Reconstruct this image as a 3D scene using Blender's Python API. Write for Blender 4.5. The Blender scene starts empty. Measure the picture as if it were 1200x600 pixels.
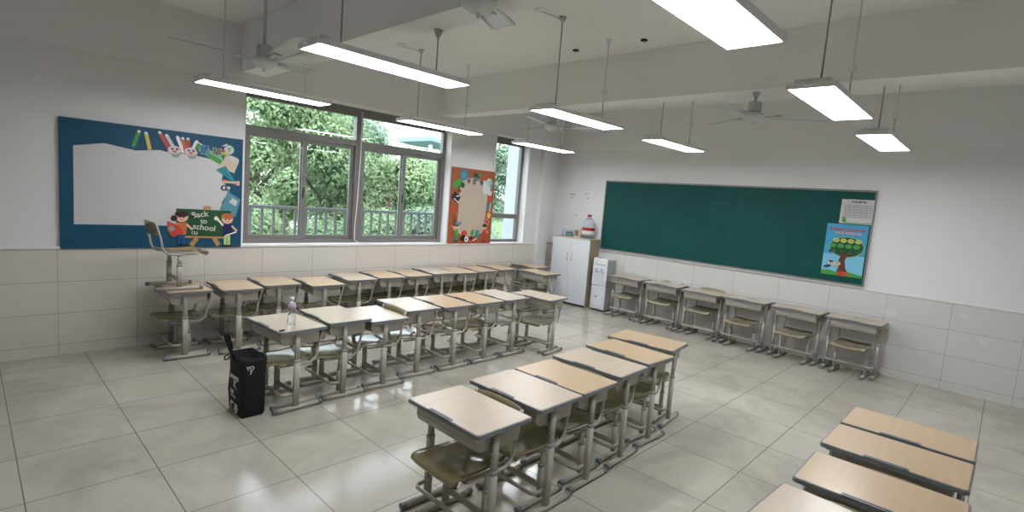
import bpy, bmesh, math, random
from mathutils import Vector, Matrix
PI = math.pi
sc = bpy.context.scene
COL = sc.collection
random.seed(7)

# ------------------------------------------------------------------ camera, world, exposure
cam_d = bpy.data.cameras.new('camera'); cam = bpy.data.objects.new('camera', cam_d); COL.objects.link(cam)
r = Vector((0.69063239, -0.71896323, 0.07822263)); u = Vector((0.02358344, 0.1304925, 0.99116877)); f = Vector((0.72282137, 0.6826885, -0.10707797))
cam.matrix_world = Matrix(((r.x, u.x, -f.x, 0), (r.y, u.y, -f.y, 0), (r.z, u.z, -f.z, 1.8016), (0, 0, 0, 1)))
cam_d.sensor_fit = 'HORIZONTAL'; cam_d.sensor_width = 36.0; cam_d.lens = 613.58 / 1200 * 36.0
cam_d.clip_start = 0.05; cam_d.clip_end = 300
sc.camera = cam
sc.view_settings.view_transform = 'Standard'; sc.view_settings.look = 'None'
sc.view_settings.gamma = 1.0; sc.view_settings.use_curve_mapping = False
sc.view_settings.exposure = 0.98
W = bpy.data.worlds.new('sky'); sc.world = W; W.use_nodes = True
SKY_COL = (0.86, 0.91, 1.0); SKY_STR = 3.0
LAMP_EMIT = 12.5
bgn = W.node_tree.nodes['Background']; bgn.inputs[0].default_value = (*SKY_COL, 1); bgn.inputs[1].default_value = SKY_STR
sun_d = bpy.data.lights.new('sun', 'SUN'); sun_d.energy = 2.2; sun_d.angle = 0.6; sun_d.color = (1, 0.97, 0.9)
sun = bpy.data.objects.new('sun', sun_d); COL.objects.link(sun); sun.rotation_euler = (math.radians(38), 0, math.radians(-35))

# ------------------------------------------------------------------ materials
def nodes(name):
    m = bpy.data.materials.new(name); m.use_nodes = True
    nt = m.node_tree; return m, nt, nt.nodes['Principled BSDF']
def mat(name, col, rough=0.5, metal=0.0, noise=0.0, nscale=20, bump=0.0, spec=0.5, coat=0.0, trans=0.0, ior=1.45):
    m, nt, p = nodes(name)
    p.inputs['Base Color'].default_value = (*col, 1); p.inputs['Roughness'].default_value = rough
    p.inputs['Metallic'].default_value = metal; p.inputs['Specular IOR Level'].default_value = spec
    p.inputs['Coat Weight'].default_value = coat; p.inputs['Transmission Weight'].default_value = trans; p.inputs['IOR'].default_value = ior
    tc = nt.nodes.new('ShaderNodeTexCoord'); n = nt.nodes.new('ShaderNodeTexNoise')
    n.inputs['Scale'].default_value = nscale; n.inputs['Detail'].default_value = 4
    nt.links.new(tc.outputs['Object'], n.inputs['Vector'])
    if noise > 0:
        r_ = nt.nodes.new('ShaderNodeMix'); r_.data_type = 'RGBA'
        r_.inputs[6].default_value = (*[c * (1 - noise) for c in col], 1); r_.inputs[7].default_value = (*[min(1, c * (1 + noise)) for c in col], 1)
        nt.links.new(n.outputs['Fac'], r_.inputs[0]); nt.links.new(r_.outputs[2], p.inputs['Base Color'])
    if bump > 0:
        b = nt.nodes.new('ShaderNodeBump'); b.inputs['Strength'].default_value = bump; b.inputs['Distance'].default_value = 0.002
        nt.links.new(n.outputs['Fac'], b.inputs['Height']); nt.links.new(b.outputs[0], p.inputs['Normal'])
    return m
def emit(name, col, s):
    m, nt, p = nodes(name)
    p.inputs['Base Color'].default_value = (0.8, 0.8, 0.8, 1); p.inputs['Emission Color'].default_value = (*col, 1); p.inputs['Emission Strength'].default_value = s
    return m
def glass(name, tint=(0.93, 0.97, 0.96)):
    m = bpy.data.materials.new(name); m.use_nodes = True; nt = m.node_tree; nt.nodes.clear()
    o = nt.nodes.new('ShaderNodeOutputMaterial'); mx = nt.nodes.new('ShaderNodeMixShader'); t = nt.nodes.new('ShaderNodeBsdfTransparent')
    g = nt.nodes.new('ShaderNodeBsdfGlossy'); fr = nt.nodes.new('ShaderNodeFresnel'); fr.inputs[0].default_value = 1.5
    ge = nt.nodes.new('ShaderNodeNewGeometry'); mr = nt.nodes.new('ShaderNodeMapRange'); mr.inputs[3].default_value = 1.5; mr.inputs[4].default_value = 1 / 1.5
    nt.links.new(ge.outputs['Backfacing'], mr.inputs[0]); nt.links.new(mr.outputs[0], fr.inputs[0])
    t.inputs[0].default_value = (*tint, 1); g.inputs['Roughness'].default_value = 0.02
    nt.links.new(fr.outputs[0], mx.inputs[0]); nt.links.new(t.outputs[0], mx.inputs[1]); nt.links.new(g.outputs[0], mx.inputs[2]); nt.links.new(mx.outputs[0], o.inputs[0])
    return m
def wood(name, c1, c2, rough=0.35, axis_scale=(3, 40, 3), tone=None):
    m, nt, p = nodes(name); p.inputs['Roughness'].default_value = rough
    tc = nt.nodes.new('ShaderNodeTexCoord'); mp = nt.nodes.new('ShaderNodeMapping'); mp.inputs['Scale'].default_value = axis_scale
    n = nt.nodes.new('ShaderNodeTexNoise'); n.inputs['Scale'].default_value = 1.0; n.inputs['Detail'].default_value = 6
    mx = nt.nodes.new('ShaderNodeMix'); mx.data_type = 'RGBA'; mx.inputs[6].default_value = (*c1, 1); mx.inputs[7].default_value = (*c2, 1)
    nt.links.new(tc.outputs['Object'], mp.inputs[0]); nt.links.new(mp.outputs[0], n.inputs['Vector']); nt.links.new(n.outputs['Fac'], mx.inputs[0])
    nt.links.new(mx.outputs[2], p.inputs['Base Color'])
    return m
def tiles(name, plane, off, w, h, c1, c2, mortar, msize, rough, stain=0.0, stain_col=(0.2, 0.19, 0.17), bump=0.15):
    m, nt, p = nodes(name); L = nt.links.new
    g = nt.nodes.new('ShaderNodeNewGeometry'); sp = nt.nodes.new('ShaderNodeSeparateXYZ'); cb = nt.nodes.new('ShaderNodeCombineXYZ')
    L(g.outputs['Position'], sp.inputs[0])
    for k, ax in enumerate(plane):
        mt = nt.nodes.new('ShaderNodeMath'); mt.operation = 'SUBTRACT'; mt.inputs[1].default_value = off[k] - 40 * (w, h)[k]
        L(sp.outputs['XYZ'.index(ax)], mt.inputs[0]); L(mt.outputs[0], cb.inputs[k])
    b = nt.nodes.new('ShaderNodeTexBrick'); b.offset = 0; b.squash = 1
    for nme, v in (('Scale', 1), ('Mortar Size', msize), ('Mortar Smooth', 0.3), ('Bias', 0), ('Brick Width', w), ('Row Height', h)): b.inputs[nme].default_value = v
    b.inputs['Color1'].default_value = (*c1, 1); b.inputs['Color2'].default_value = (*c2, 1); b.inputs['Mortar'].default_value = (*mortar, 1)
    L(cb.outputs[0], b.inputs['Vector'])
    n = nt.nodes.new('ShaderNodeTexNoise'); n.inputs['Scale'].default_value = 1.5; n.inputs['Detail'].default_value = 8; n.inputs['Roughness'].default_value = 0.66
    n.inputs['Distortion'].default_value = 0.6
    L(g.outputs['Position'], n.inputs['Vector'])
    cr = nt.nodes.new('ShaderNodeMapRange'); cr.inputs[1].default_value = 0.42; cr.inputs[2].default_value = 0.85; cr.inputs[3].default_value = 0; cr.inputs[4].default_value = stain
    L(n.outputs['Fac'], cr.inputs[0])
    mx = nt.nodes.new('ShaderNodeMix'); mx.data_type = 'RGBA'; mx.inputs[7].default_value = (*stain_col, 1)
    L(cr.outputs[0], mx.inputs[0]); L(b.outputs['Color'], mx.inputs[6]); L(mx.outputs[2], p.inputs['Base Color'])
    n2 = nt.nodes.new('ShaderNodeTexNoise'); n2.inputs['Scale'].default_value = 3; n2.inputs['Detail'].default_value = 5
    L(g.outputs['Position'], n2.inputs['Vector'])
    rr = nt.nodes.new('ShaderNodeMapRange'); rr.inputs[1].default_value = 0.3; rr.inputs[2].default_value = 0.75; rr.inputs[3].default_value = rough; rr.inputs[4].default_value = rough + 0.06
    L(n2.outputs['Fac'], rr.inputs[0]); L(rr.outputs[0], p.inputs['Roughness'])
    bp = nt.nodes.new('ShaderNodeBump'); bp.inputs['Strength'].default_value = bump; bp.inputs['Distance'].default_value = 0.002; bp.invert = True
    L(b.outputs['Fac'], bp.inputs['Height']); L(bp.outputs[0], p.inputs['Normal'])
    return m

M_wall = mat('wall_paint', (0.76, 0.755, 0.75), 0.75, noise=0.03, nscale=1.5)
M_ceil = mat('ceiling_paint', (0.86, 0.85, 0.84), 0.8, noise=0.03, nscale=1.2)
M_floor = tiles('floor_tiles', 'XY', (1.391, 2.984), 0.6, 0.6, (0.505, 0.465, 0.395), (0.485, 0.447, 0.378), (0.13, 0.11, 0.09), 0.0030, 0.12, stain=0.8, stain_col=(0.25, 0.225, 0.19))
M_wt_w = tiles('wall_tiles_window', 'XZ', (2.445, 0.10), 0.615, 0.302, (0.66, 0.62, 0.57), (0.64, 0.60, 0.55), (0.30, 0.27, 0.24), 0.0022, 0.22, stain=0.1, stain_col=(0.45, 0.42, 0.38))
M_wt_b = tiles('wall_tiles_board', 'YZ', (1.636, 0.10), 0.622, 0.302, (0.66, 0.64, 0.61), (0.64, 0.62, 0.59), (0.30, 0.28, 0.26), 0.0022, 0.22, stain=0.1, stain_col=(0.45, 0.43, 0.41))
M_sill = mat('sill_stone', (0.80, 0.80, 0.79), 0.3, noise=0.04)
M_capd = mat('cap_strip_shaded', (0.42, 0.39, 0.35), 0.5)  # corner cap, its colour darkened to carry the shade of the recess
M_alu = mat('window_aluminium', (0.20, 0.19, 0.178), 0.4, metal=0.15)
M_glass = glass('window_glass')
M_lam_p = wood('laminate_pale', (0.50, 0.405, 0.305), (0.57, 0.475, 0.37), 0.27, (4, 30, 4))
M_lam_w = wood('laminate_warm', (0.48, 0.345, 0.205), (0.57, 0.42, 0.27), 0.28, (4, 34, 4))
M_edge = mat('grey_edge', (0.17, 0.18, 0.19), 0.35)
M_steel = mat('beige_painted_steel', (0.40, 0.37, 0.32), 0.32, noise=0.08, nscale=25)
M_box = mat('beige_drawer_plastic', (0.37, 0.345, 0.30), 0.42, noise=0.05, nscale=15)
M_cap = mat('grey_end_cap', (0.17, 0.175, 0.18), 0.5)
M_clamp = mat('grey_collar', (0.30, 0.30, 0.29), 0.4)
M_black = mat('black_plastic', (0.015, 0.015, 0.015), 0.4)
M_seat = wood('olive_moulded_ply', (0.23, 0.19, 0.10), (0.31, 0.255, 0.14), 0.12, (5, 25, 5))
M_seat_l = wood('pale_olive_moulded_ply', (0.26, 0.22, 0.145), (0.33, 0.285, 0.195), 0.2, (5, 25, 5))
M_board = mat('green_chalkboard', (0.002, 0.066, 0.058), 0.55, noise=0.25, nscale=2.5, spec=0.3)
M_bframe = mat('board_frame', (0.25, 0.235, 0.215), 0.4, metal=0.3)
M_chalk = mat('chalk', (0.75, 0.78, 0.75), 0.9)
M_lampf = mat('lamp_housing', (0.75, 0.75, 0.76), 0.45, metal=0.2)
M_diff = emit('lamp_diffuser', (0.92, 0.955, 1.0), LAMP_EMIT)
M_rod = mat('lamp_rod', (0.68, 0.67, 0.66), 0.5)
M_cone = mat('ceiling_rose_plastic', (0.80, 0.79, 0.78), 0.5)
M_fan = mat('fan_enamel', (0.60, 0.64, 0.64), 0.3, metal=0.1)
M_fan_d = mat('fan_motor_grey', (0.50, 0.51, 0.54), 0.4, metal=0.1)
M_cab_w = mat('cabinet_white', (0.72, 0.74, 0.78), 0.35)
M_cab_s = wood('cabinet_side', (0.36, 0.28, 0.19), (0.44, 0.35, 0.25), 0.5, (3, 3, 25))
M_disp = mat('dispenser_white', (0.74, 0.75, 0.77), 0.3)
M_disp_s = mat('dispenser_side', (0.42, 0.43, 0.45), 0.4)
M_red = mat('red', (0.38, 0.012, 0.03), 0.4)
M_white = mat('white_print', (0.78, 0.78, 0.78), 0.6)
M_chrome = mat('chrome', (0.6, 0.6, 0.6), 0.2, metal=0.9)
M_clear = mat('clear_plastic', (0.88, 0.91, 0.98), 0.06, trans=0.93, ior=1.25)
M_bag = mat('black_fabric', (0.004, 0.004, 0.005), 0.75, bump=0.2, nscale=200)

# ------------------------------------------------------------------ mesh helpers
class MB:
    def __init__(s): s.bm = bmesh.new(); s.mats = []
    def mi(s, m):
        if m not in s.mats: s.mats.append(m)
        return s.mats.index(m)
    def faces(s, vs, fs, m, smooth=False):
        k = s.mi(m); V = [s.bm.verts.new(v) for v in vs]
        for q in fs:
            try:
                fc = s.bm.faces.new([V[i] for i in q]); fc.material_index = k; fc.smooth = smooth
            except ValueError: pass
        return V
    def box(s, x0, x1, y0, y1, z0, z1, m, bev=0.0):
        vs = [(x, y, z) for z in (z0, z1) for x, y in ((x0, y0), (x1, y0), (x1, y1), (x0, y1))]
        V = s.faces(vs, [(3, 2, 1, 0), (4, 5, 6, 7), (0, 1, 5, 4), (1, 2, 6, 5), (2, 3, 7, 6), (3, 0, 4, 7)], m)
        if bev > 0:
            es = list({e for v in V for e in v.link_edges})
            bmesh.ops.bevel(s.bm, geom=es, offset=bev, segments=2, affect='EDGES', profile=0.5, clamp_overlap=True, material=s.mi(m))
        return s
    def prism(s, pts, axis, a, b, m, smooth=False):
        # pts 2D outline, extruded along axis from a to b; remaining axes in xyz order
        def P(q, t):
            return (t, q[0], q[1]) if axis == 'x' else (q[0], t, q[1]) if axis == 'y' else (q[0], q[1], t)
        n = len(pts); vs = [P(q, a) for q in pts] + [P(q, b) for q in pts]
        fs = [tuple(range(n - 1, -1, -1)), tuple(range(n, 2 * n))]
        V = s.faces(vs, fs, m)
        k = s.mi(m)
        for i in range(n):
            j = (i + 1) % n
            fc = s.bm.faces.new([V[i], V[j], V[n + j], V[n + i]]); fc.material_index = k; fc.smooth = smooth
        return s
    def tube(s, path, rx, m, ry=None, seg=10, side=None, caps=True):
        # sweep an ellipse (rx along 'side', ry across) along path
        ry = rx if ry is None else ry; path = [Vector(p) for p in path]; n = len(path); rings = []
        prev = None
        for i in range(n):
            d = (path[min(i + 1, n - 1)] - path[max(i - 1, 0)]).normalized()
            sd = Vector(side) if side else (prev if prev is not None else (Vector((0, 0, 1)) if abs(d.z) < 0.9 else Vector((1, 0, 0))))
            a = (sd - d * sd.dot(d))
            if a.length < 1e-4: a = d.orthogonal()
            a.normalize(); b = d.cross(a); prev = a
            rings.append([path[i] + a * rx * math.cos(2 * PI * k / seg) + b * ry * math.sin(2 * PI * k / seg) for k in range(seg)])
        vs = [v for r_ in rings for v in r_]; fs = []
        for i in range(n - 1):
            for k in range(seg):
                fs.append((i * seg + k, i * seg + (k + 1) % seg, (i + 1) * seg + (k + 1) % seg, (i + 1) * seg + k))
        V = s.faces(vs, fs, m, True)
        if caps:
            k_ = s.mi(m)
            for rng in (list(range(seg))[::-1], list(range((n - 1) * seg, n * seg))):
                fc = s.bm.faces.new([V[i] for i in rng]); fc.material_index = k_
        return s
    def lathe(s, prof, c, m, seg=24, axis='z', smooth=True):
        vs, fs = [], []
        for (rr, h) in prof:
            for k in range(seg):
                a = 2 * PI * k / seg; x, y = rr * math.cos(a), rr * math.sin(a)
                vs.append((c[0] + x, c[1] + y, c[2] + h) if axis == 'z' else (c[0] + h, c[1] + x, c[2] + y) if axis == 'x' else (c[0] + x, c[1] + h, c[2] + y))
        for i in range(len(prof) - 1):
            for k in range(seg): fs.append((i * seg + k, i * seg + (k + 1) % seg, (i + 1) * seg + (k + 1) % seg, (i + 1) * seg + k))
        fs.append(tuple(range(seg))[::-1]); fs.append(tuple(range((len(prof) - 1) * seg, len(prof) * seg)))
        s.faces(vs, fs, m, smooth); return s
    def build(s, name, parent=None, shade=None):
        bmesh.ops.remove_doubles(s.bm, verts=s.bm.verts, dist=1e-6)
        bmesh.ops.recalc_face_normals(s.bm, faces=s.bm.faces)
        me = bpy.data.meshes.new(name); s.bm.to_mesh(me); s.bm.free()
        for m in s.mats: me.materials.append(m)
        o = bpy.data.objects.new(name, me); COL.objects.link(o)
        if parent: o.parent = parent
        return o
def tag(o, label=None, cat=None, group=None, kind=None):
    if label: o['label'] = label
    if cat: o['category'] = cat
    if group: o['group'] = group
    if kind: o['kind'] = kind
    return o
def thing(name, label, cat, loc=(0, 0, 0), rz=0.0, group=None):
    o = bpy.data.objects.new(name, None); COL.objects.link(o); o.location = loc; o.rotation_euler = (0, 0, rz)
    o.empty_display_size = 0.1
    return tag(o, label, cat, group)
KIDS = {}
def copy_tree(o, parent=None):
    c = o.copy(); COL.objects.link(c)
    if parent: c.parent = parent
    for ch in [x for x in o.children]: copy_tree(ch, c)
    return c
def struct(name, mb, kind='structure'):
    return tag(mb.build(name), kind=kind)
def text_mesh(txt, size, mt, depth=0.0006, bold=0.0):
    cu = bpy.data.curves.new('txt', 'FONT'); cu.body = txt; cu.size = size; cu.extrude = depth; cu.align_x = 'CENTER'; cu.align_y = 'CENTER'
    cu.offset = bold; cu.resolution_u = 3
    to = bpy.data.objects.new('txt', cu); COL.objects.link(to)
    dg = bpy.context.evaluated_depsgraph_get()
    me = bpy.data.meshes.new_from_object(to.evaluated_get(dg)); me.materials.clear(); me.materials.append(mt)
    bpy.data.objects.remove(to); bpy.data.curves.remove(cu)
    return me
def place_text(name, items, origin, ax, ay, parent, split=False):
    if split:
        for it in items: place_text('printed_word', [it], origin, ax, ay, parent)
        return None
    # items: (text, u, v, size, material, rot, bold); ax/ay unit axes of the sheet; all joined in one mesh
    az = Vector(ax).cross(Vector(ay)); B = Matrix((Vector(ax), Vector(ay), az)).transposed().to_4x4()
    bm = bmesh.new(); mats = []
    for it in items:
        t, uu, vv, size, mt, rot, bold = it
        me = text_mesh(t, size, mt, bold=bold)
        T = Matrix.Translation(Vector(origin) + Vector(ax) * uu + Vector(ay) * vv) @ B @ Matrix.Rotation(rot, 4, 'Z')
        me.transform(T)
        if mt not in mats: mats.append(mt)
        n0 = len(bm.faces); bm.from_mesh(me); bm.faces.ensure_lookup_table()
        for fc in bm.faces[n0:]: fc.material_index = mats.index(mt)
        bpy.data.meshes.remove(me)
    me = bpy.data.meshes.new(name); bm.to_mesh(me); bm.free()
    for m in mats: me.materials.append(m)
    o = bpy.data.objects.new(name, me); COL.objects.link(o); o.parent = parent
    return o
class Sheet:
    # flat printed shapes stacked in thin layers on a board; u to the right, v up, as the viewer sees it
    def __init__(s, origin, ax, ay):
        s.o, s.ax, s.ay = Vector(origin), Vector(ax), Vector(ay); s.n = s.ax.cross(s.ay); s.mb = MB(); s.l = 0
    def poly(s, pts, m):
        s.l += 1; t = 0.0008 + s.l * 0.00012
        n = len(pts); lo = [s.o + s.ax * a + s.ay * b for a, b in pts]; hi = [p + s.n * t for p in lo]
        V = s.mb.faces(lo + hi, [tuple(range(n, 2 * n))], m); k = s.mb.mi(m)
        for i in range(n):
            j = (i + 1) % n; fc = s.mb.bm.faces.new([V[i], V[j], V[n + j], V[n + i]]); fc.material_index = k
        return s
    def ell(s, cu, cv, ru, rv, m, rot=0, seg=16, a0=0, a1=2 * PI):
        pts = []
        for k in range(seg + (0 if a1 - a0 > 6.28 else 1)):
            a = a0 + (a1 - a0) * k / seg; x, y = ru * math.cos(a), rv * math.sin(a)
            pts.append((cu + x * math.cos(rot) - y * math.sin(rot), cv + x * math.sin(rot) + y * math.cos(rot)))
        return s.poly(pts, m)
    def rect(s, cu, cv, w, h, m, rot=0):
        return s.poly([(cu + x * math.cos(rot) - y * math.sin(rot), cv + x * math.sin(rot) + y * math.cos(rot)) for x, y in ((-w / 2, -h / 2), (w / 2, -h / 2), (w / 2, h / 2), (-w / 2, h / 2))], m)
    def line(s, u0, v0, u1, v1, w, m):
        a = math.atan2(v1 - v0, u1 - u0); return s.rect((u0 + u1) / 2, (v0 + v1) / 2, math.hypot(u1 - u0, v1 - v0), w, m, a)
def cm(name, c, rough=0.5): return mat(name, c, rough)

# ------------------------------------------------------------------ room shell
XB, YW = 7.847, 6.38
X0, Y0, ZC = -1.6, -1.5, 3.44
struct('floor', MB().box(X0 - .2, XB + .2, Y0 - .2, YW + .3, -0.12, 0, M_floor))
struct('ceiling', MB().box(X0 - .2, XB + .2, Y0 - .2, YW + .3, ZC, ZC + .15, M_ceil))
w1 = (2.225, 5.215); w2 = (6.177, 7.0); zs, zh = 1.03, 2.85
mb = MB()
for x0, x1 in ((X0 - .2, w1[0]), (w1[1], w2[0]), (w2[1], XB + .2)): mb.box(x0, x1, YW, YW + .24, 0, ZC, M_wall)
for a in (w1, w2):
    mb.box(a[0], a[1], YW, YW + .24, 0, zs - 0.001, M_wall); mb.box(a[0], a[1], YW, YW + .24, zh, ZC, M_wall)
struct('wall_window', mb)
struct('wall_board', MB().box(XB, XB + .2, Y0 - .2, YW, 0, ZC, M_wall))
struct('wall_back', MB().box(X0 - .2, X0, Y0, YW, 0, ZC, M_wall))
struct('wall_door', MB().box(X0 - .2, XB, Y0 - .2, Y0, 0, ZC, M_wall))
struct('beam_window', MB().box(X0, XB, YW - .1, YW - .0005, zh + .002, ZC, M_wall), 'structure').name = 'trim_1'
struct('trim_2', MB().box(2.14, 2.40, Y0, YW - .1, 2.95, ZC, M_ceil))
struct('trim_3', MB().box(4.93, 5.18, Y0, YW - .1, 2.95, ZC, M_ceil))
struct('trim_4', MB().box(XB - .04, XB, Y0, YW - .1, 2.785, ZC, M_wall))
struct('trim_5', MB().box(7.33, 7.60, YW - .07, YW, 0, zh, M_wall))
# tiled wainscots with their cap strips
mb = MB(); mb.box(X0, 7.33, YW - .012, YW - .0005, 0, zs - .012, M_wt_w); mb.box(7.60, XB, YW - .012, YW - .0005, 0, zs - .012, M_wt_w)
struct('wainscot_window', mb).name = 'trim_6'
mb = MB(); mb.box(XB - .012, XB - .0005, Y0, YW - .012, 0, zs - .012, M_wt_b); struct('trim_7', mb)
mb = MB(); mb.box(X0, 7.33, YW - .022, YW + .0, zs - .012, zs + .010, M_sill); mb.box(w1[0], w1[1], YW, YW + .12, zs - .012, zs + .010, M_sill); mb.box(w2[0], w2[1], YW, YW + .12, zs - .012, zs + .010, M_sill)
struct('trim_8', mb)
mb = MB(); mb.box(7.60, XB, YW - .02, YW, zs - .012, zs + .012, M_capd); mb.box(XB - .02, XB, 5.29, YW - .02, zs - .012, zs + .012, M_capd); mb.box(XB - .018, XB, Y0, 1.25, zs - .012, zs + .006, M_sill)
struct('trim_9', mb)
struct('baseboard_board', MB().box(XB - .02, XB - .012, Y0, 5.2, 0, .085, M_wt_b))

# ------------------------------------------------------------------ windows
YF = YW + .14
def window(name, x0, x1, z0, z1, mull, trans, sash):
    root = bpy.data.objects.new(name, None); COL.objects.link(root); root.location = ((x0 + x1) / 2, YF, z0); tag(root, kind='structure')
    def part(n, mb, lab=None):
        o = mb.build(n); o.parent = root; o.matrix_parent_inverse = root.matrix_basis.inverted(); return o
    mb = MB(); y0, y1, fw = YF, YF + .07, .055
    mb.box(x0, x0 + fw, y0, y1, z0, z1, M_alu, .003); mb.box(x1 - fw, x1, y0, y1, z0, z1, M_alu, .003)
    mb.box(x0 + fw, x1 - fw, y0, y1, z0, z0 + .05, M_alu, .003); mb.box(x0 + fw, x1 - fw, y0, y1, z1 - .11, z1, M_alu, .003)
    if mull: mb.box(mull - .045, mull + .045, y0 - .006, y1, z0 + .05, z1 - .11, M_alu, .003)
    xs = [x0 + fw] + ([mull - .045, mull + .045] if mull else []) + [x1 - fw]
    for a, b in zip(xs[::2], xs[1::2]): mb.box(a, b, y0 + .002, y1, trans - .04, trans + .04, M_alu, .003)
    part('window_frame', mb)
    for a, b in zip(xs[::2], xs[1::2]):
        g = MB(); g.box(a, b, YF + .030, YF + .036, trans + .04, z1 - .11, M_glass); part('glass_pane', g)
        if sash:
            mid = (a + b) / 2
            for k, (s0, s1) in enumerate(((a, mid + .035), (mid - .035, b))):
                yy = YF + .004 + .032 * k; sw = .055; mb = MB()
                mb.box(s0, s0 + sw, yy, yy + .028, z0 + .05, trans - .04, M_alu, .003); mb.box(s1 - sw, s1, yy, yy + .028, z0 + .05, trans - .04, M_alu, .003)
                mb.box(s0 + sw, s1 - sw, yy, yy + .028, z0 + .05, z0 + .105, M_alu, .003); mb.box(s0 + sw, s1 - sw, yy, yy + .028, trans - .085, trans - .04, M_alu, .003)
                so = part('sash', mb)
                g = MB(); g.box(s0 + sw, s1 - sw, yy + .011, yy + .017, z0 + .105, trans - .085, M_glass); gp = g.build('glass_pane'); gp.parent = so
                if k == 1:
                    h = MB(); h.box(s0 + .018, s0 + .036, yy - .05, yy, 1.62, 1.74, M_black, .004); hd = h.build('latch'); hd.parent = so
        else:
            g = MB(); g.box(a, b, YF + .030, YF + .036, z0 + .05, trans - .04, M_glass); part('glass_pane', g)
    return root
window('window_1', w1[0], w1[1], zs + .010, zh, 3.725, 2.385, True)
window('window_2', w2[0], w2[1], zs + .010, zh, None, 1.50, False)
# thin white blind cord hanging down the mullion, blind rail
c_ = MB(); c_.tube([(3.73, YF - .045, 2.80), (3.735, YF - .04, 2.2), (3.72, YF - .035, 1.6), (3.70, YF - .03, 1.25), (3.71, YF - .03, 1.08), (3.76, YF - .035, 1.046)], .006, M_cone, seg=6)
tag(c_.build('cable'), 'thin white cable hanging down the middle post of the wide window', 'cable')

# ------------------------------------------------------------------ outside: balcony, railing, pillar, ground, trees, buildings
M_conc = mat('concrete', (0.42, 0.41, 0.40), 0.8, noise=0.1, nscale=4)
M_rail = mat('railing_paint', (0.12, 0.125, 0.13), 0.5)
M_pill = mat('white_render', (0.50, 0.53, 0.60), 0.8)
M_grass = mat('grass', (0.07, 0.13, 0.03), 0.9, noise=0.4, nscale=3)
struct('balcony', MB().box(-2, 7.1, YW + .24, 7.75, -.3, .05, M_conc)).name = 'floor_balcony'
struct('ground', MB().box(-30, 90, 7.76, 110, -.9, -.7, M_grass))
struct('wall_fin', MB().box(7.11, 7.45, YW + .24, 7.02, -.3, 4.6, M_pill))
rail = thing('railing', 'grey metal balcony railing with upright bars seen through the wide window', 'railing', (3.2, 7.62, .05))
m_ = MB(); m_.box(-3.4, 3.1, -.03, .03, 1.355, 1.40, M_rail, .006); m_.build('top_rail', rail)
m_ = MB(); m_.box(-3.4, 3.1, -.02, .02, .10, .14, M_rail, .004); m_.build('bottom_rail', rail)
k = 0; x = -3.3
bar0 = None
while x < 3.1:
    if bar0 is None:
        m_ = MB(); m_.box(-.017, .017, -.012, .012, .14, 1.355, M_rail); bar0 = m_.build('bar', rail); bar0.location.x = x
        p0 = MB(); p0.box(-.03, .03, -.028, .028, 0, .10, M_rail)
    else:
        b_ = bar0.copy(); COL.objects.link(b_); b_.parent = rail; b_.location.x = x
    x += .158
p0.box(2.9, 2.96, -.028, .028, 0, .10, M_rail); p0.box(-3.3, -3.24, -.028, .028, 0, .10, M_rail); p0.build('foot_post', rail)

def leafmat(name, a, b):
    m, nt, p = nodes(name); p.inputs['Roughness'].default_value = 0.5
    g = nt.nodes.new('ShaderNodeNewGeometry')
    n = nt.nodes.new('ShaderNodeTexNoise'); n.inputs['Scale'].default_value = 2.2; n.inputs['Detail'].default_value = 3
    nt.links.new(g.outputs['Position'], n.inputs['Vector'])
    ad = nt.nodes.new('ShaderNodeMath'); ad.operation = 'ADD'; ml = nt.nodes.new('ShaderNodeMath'); ml.operation = 'MULTIPLY'; ml.inputs[1].default_value = .6
    nt.links.new(g.outputs['Random Per Island'], ml.inputs[0]); nt.links.new(ml.outputs[0], ad.inputs[0])
    m2 = nt.nodes.new('ShaderNodeMath'); m2.operation = 'MULTIPLY'; m2.inputs[1].default_value = .5; nt.links.new(n.outputs['Fac'], m2.inputs[0]); nt.links.new(m2.outputs[0], ad.inputs[1])
    mx = nt.nodes.new('ShaderNodeMix'); mx.data_type = 'RGBA'; mx.inputs[6].default_value = (*a, 1); mx.inputs[7].default_value = (*b, 1)
    nt.links.new(ad.outputs[0], mx.inputs[0]); nt.links.new(mx.outputs[2], p.inputs['Base Color'])
    p.inputs['Subsurface Weight'].default_value = 0
    tr = nt.nodes.new('ShaderNodeBsdfTranslucent'); ms = nt.nodes.new('ShaderNodeMixShader'); ms.inputs[0].default_value = .35
    nt.links.new(mx.outputs[2], tr.inputs[0]); nt.links.new(p.outputs[0], ms.inputs[1]); nt.links.new(tr.outputs[0], ms.inputs[2])
    nt.links.new(ms.outputs[0], nt.nodes['Material Output'].inputs[0])
    return m
M_leaf = [leafmat('leaf_green', (0.04, 0.10, 0.04), (0.33, 0.45, 0.24)), leafmat('leaf_light', (0.06, 0.13, 0.045), (0.42, 0.54, 0.30)), leafmat('leaf_blue_haze', (0.08, 0.15, 0.10), (0.35, 0.46, 0.34))]  # haze mixed into the leaf colours: paler, less saturated, bluish for far trees
M_bark = mat('bark', (0.10, 0.08, 0.06), 0.9, noise=0.3, bump=0.5)
M_cinn = mat('crown_core', (0.05, 0.10, 0.05), 0.95)
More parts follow.
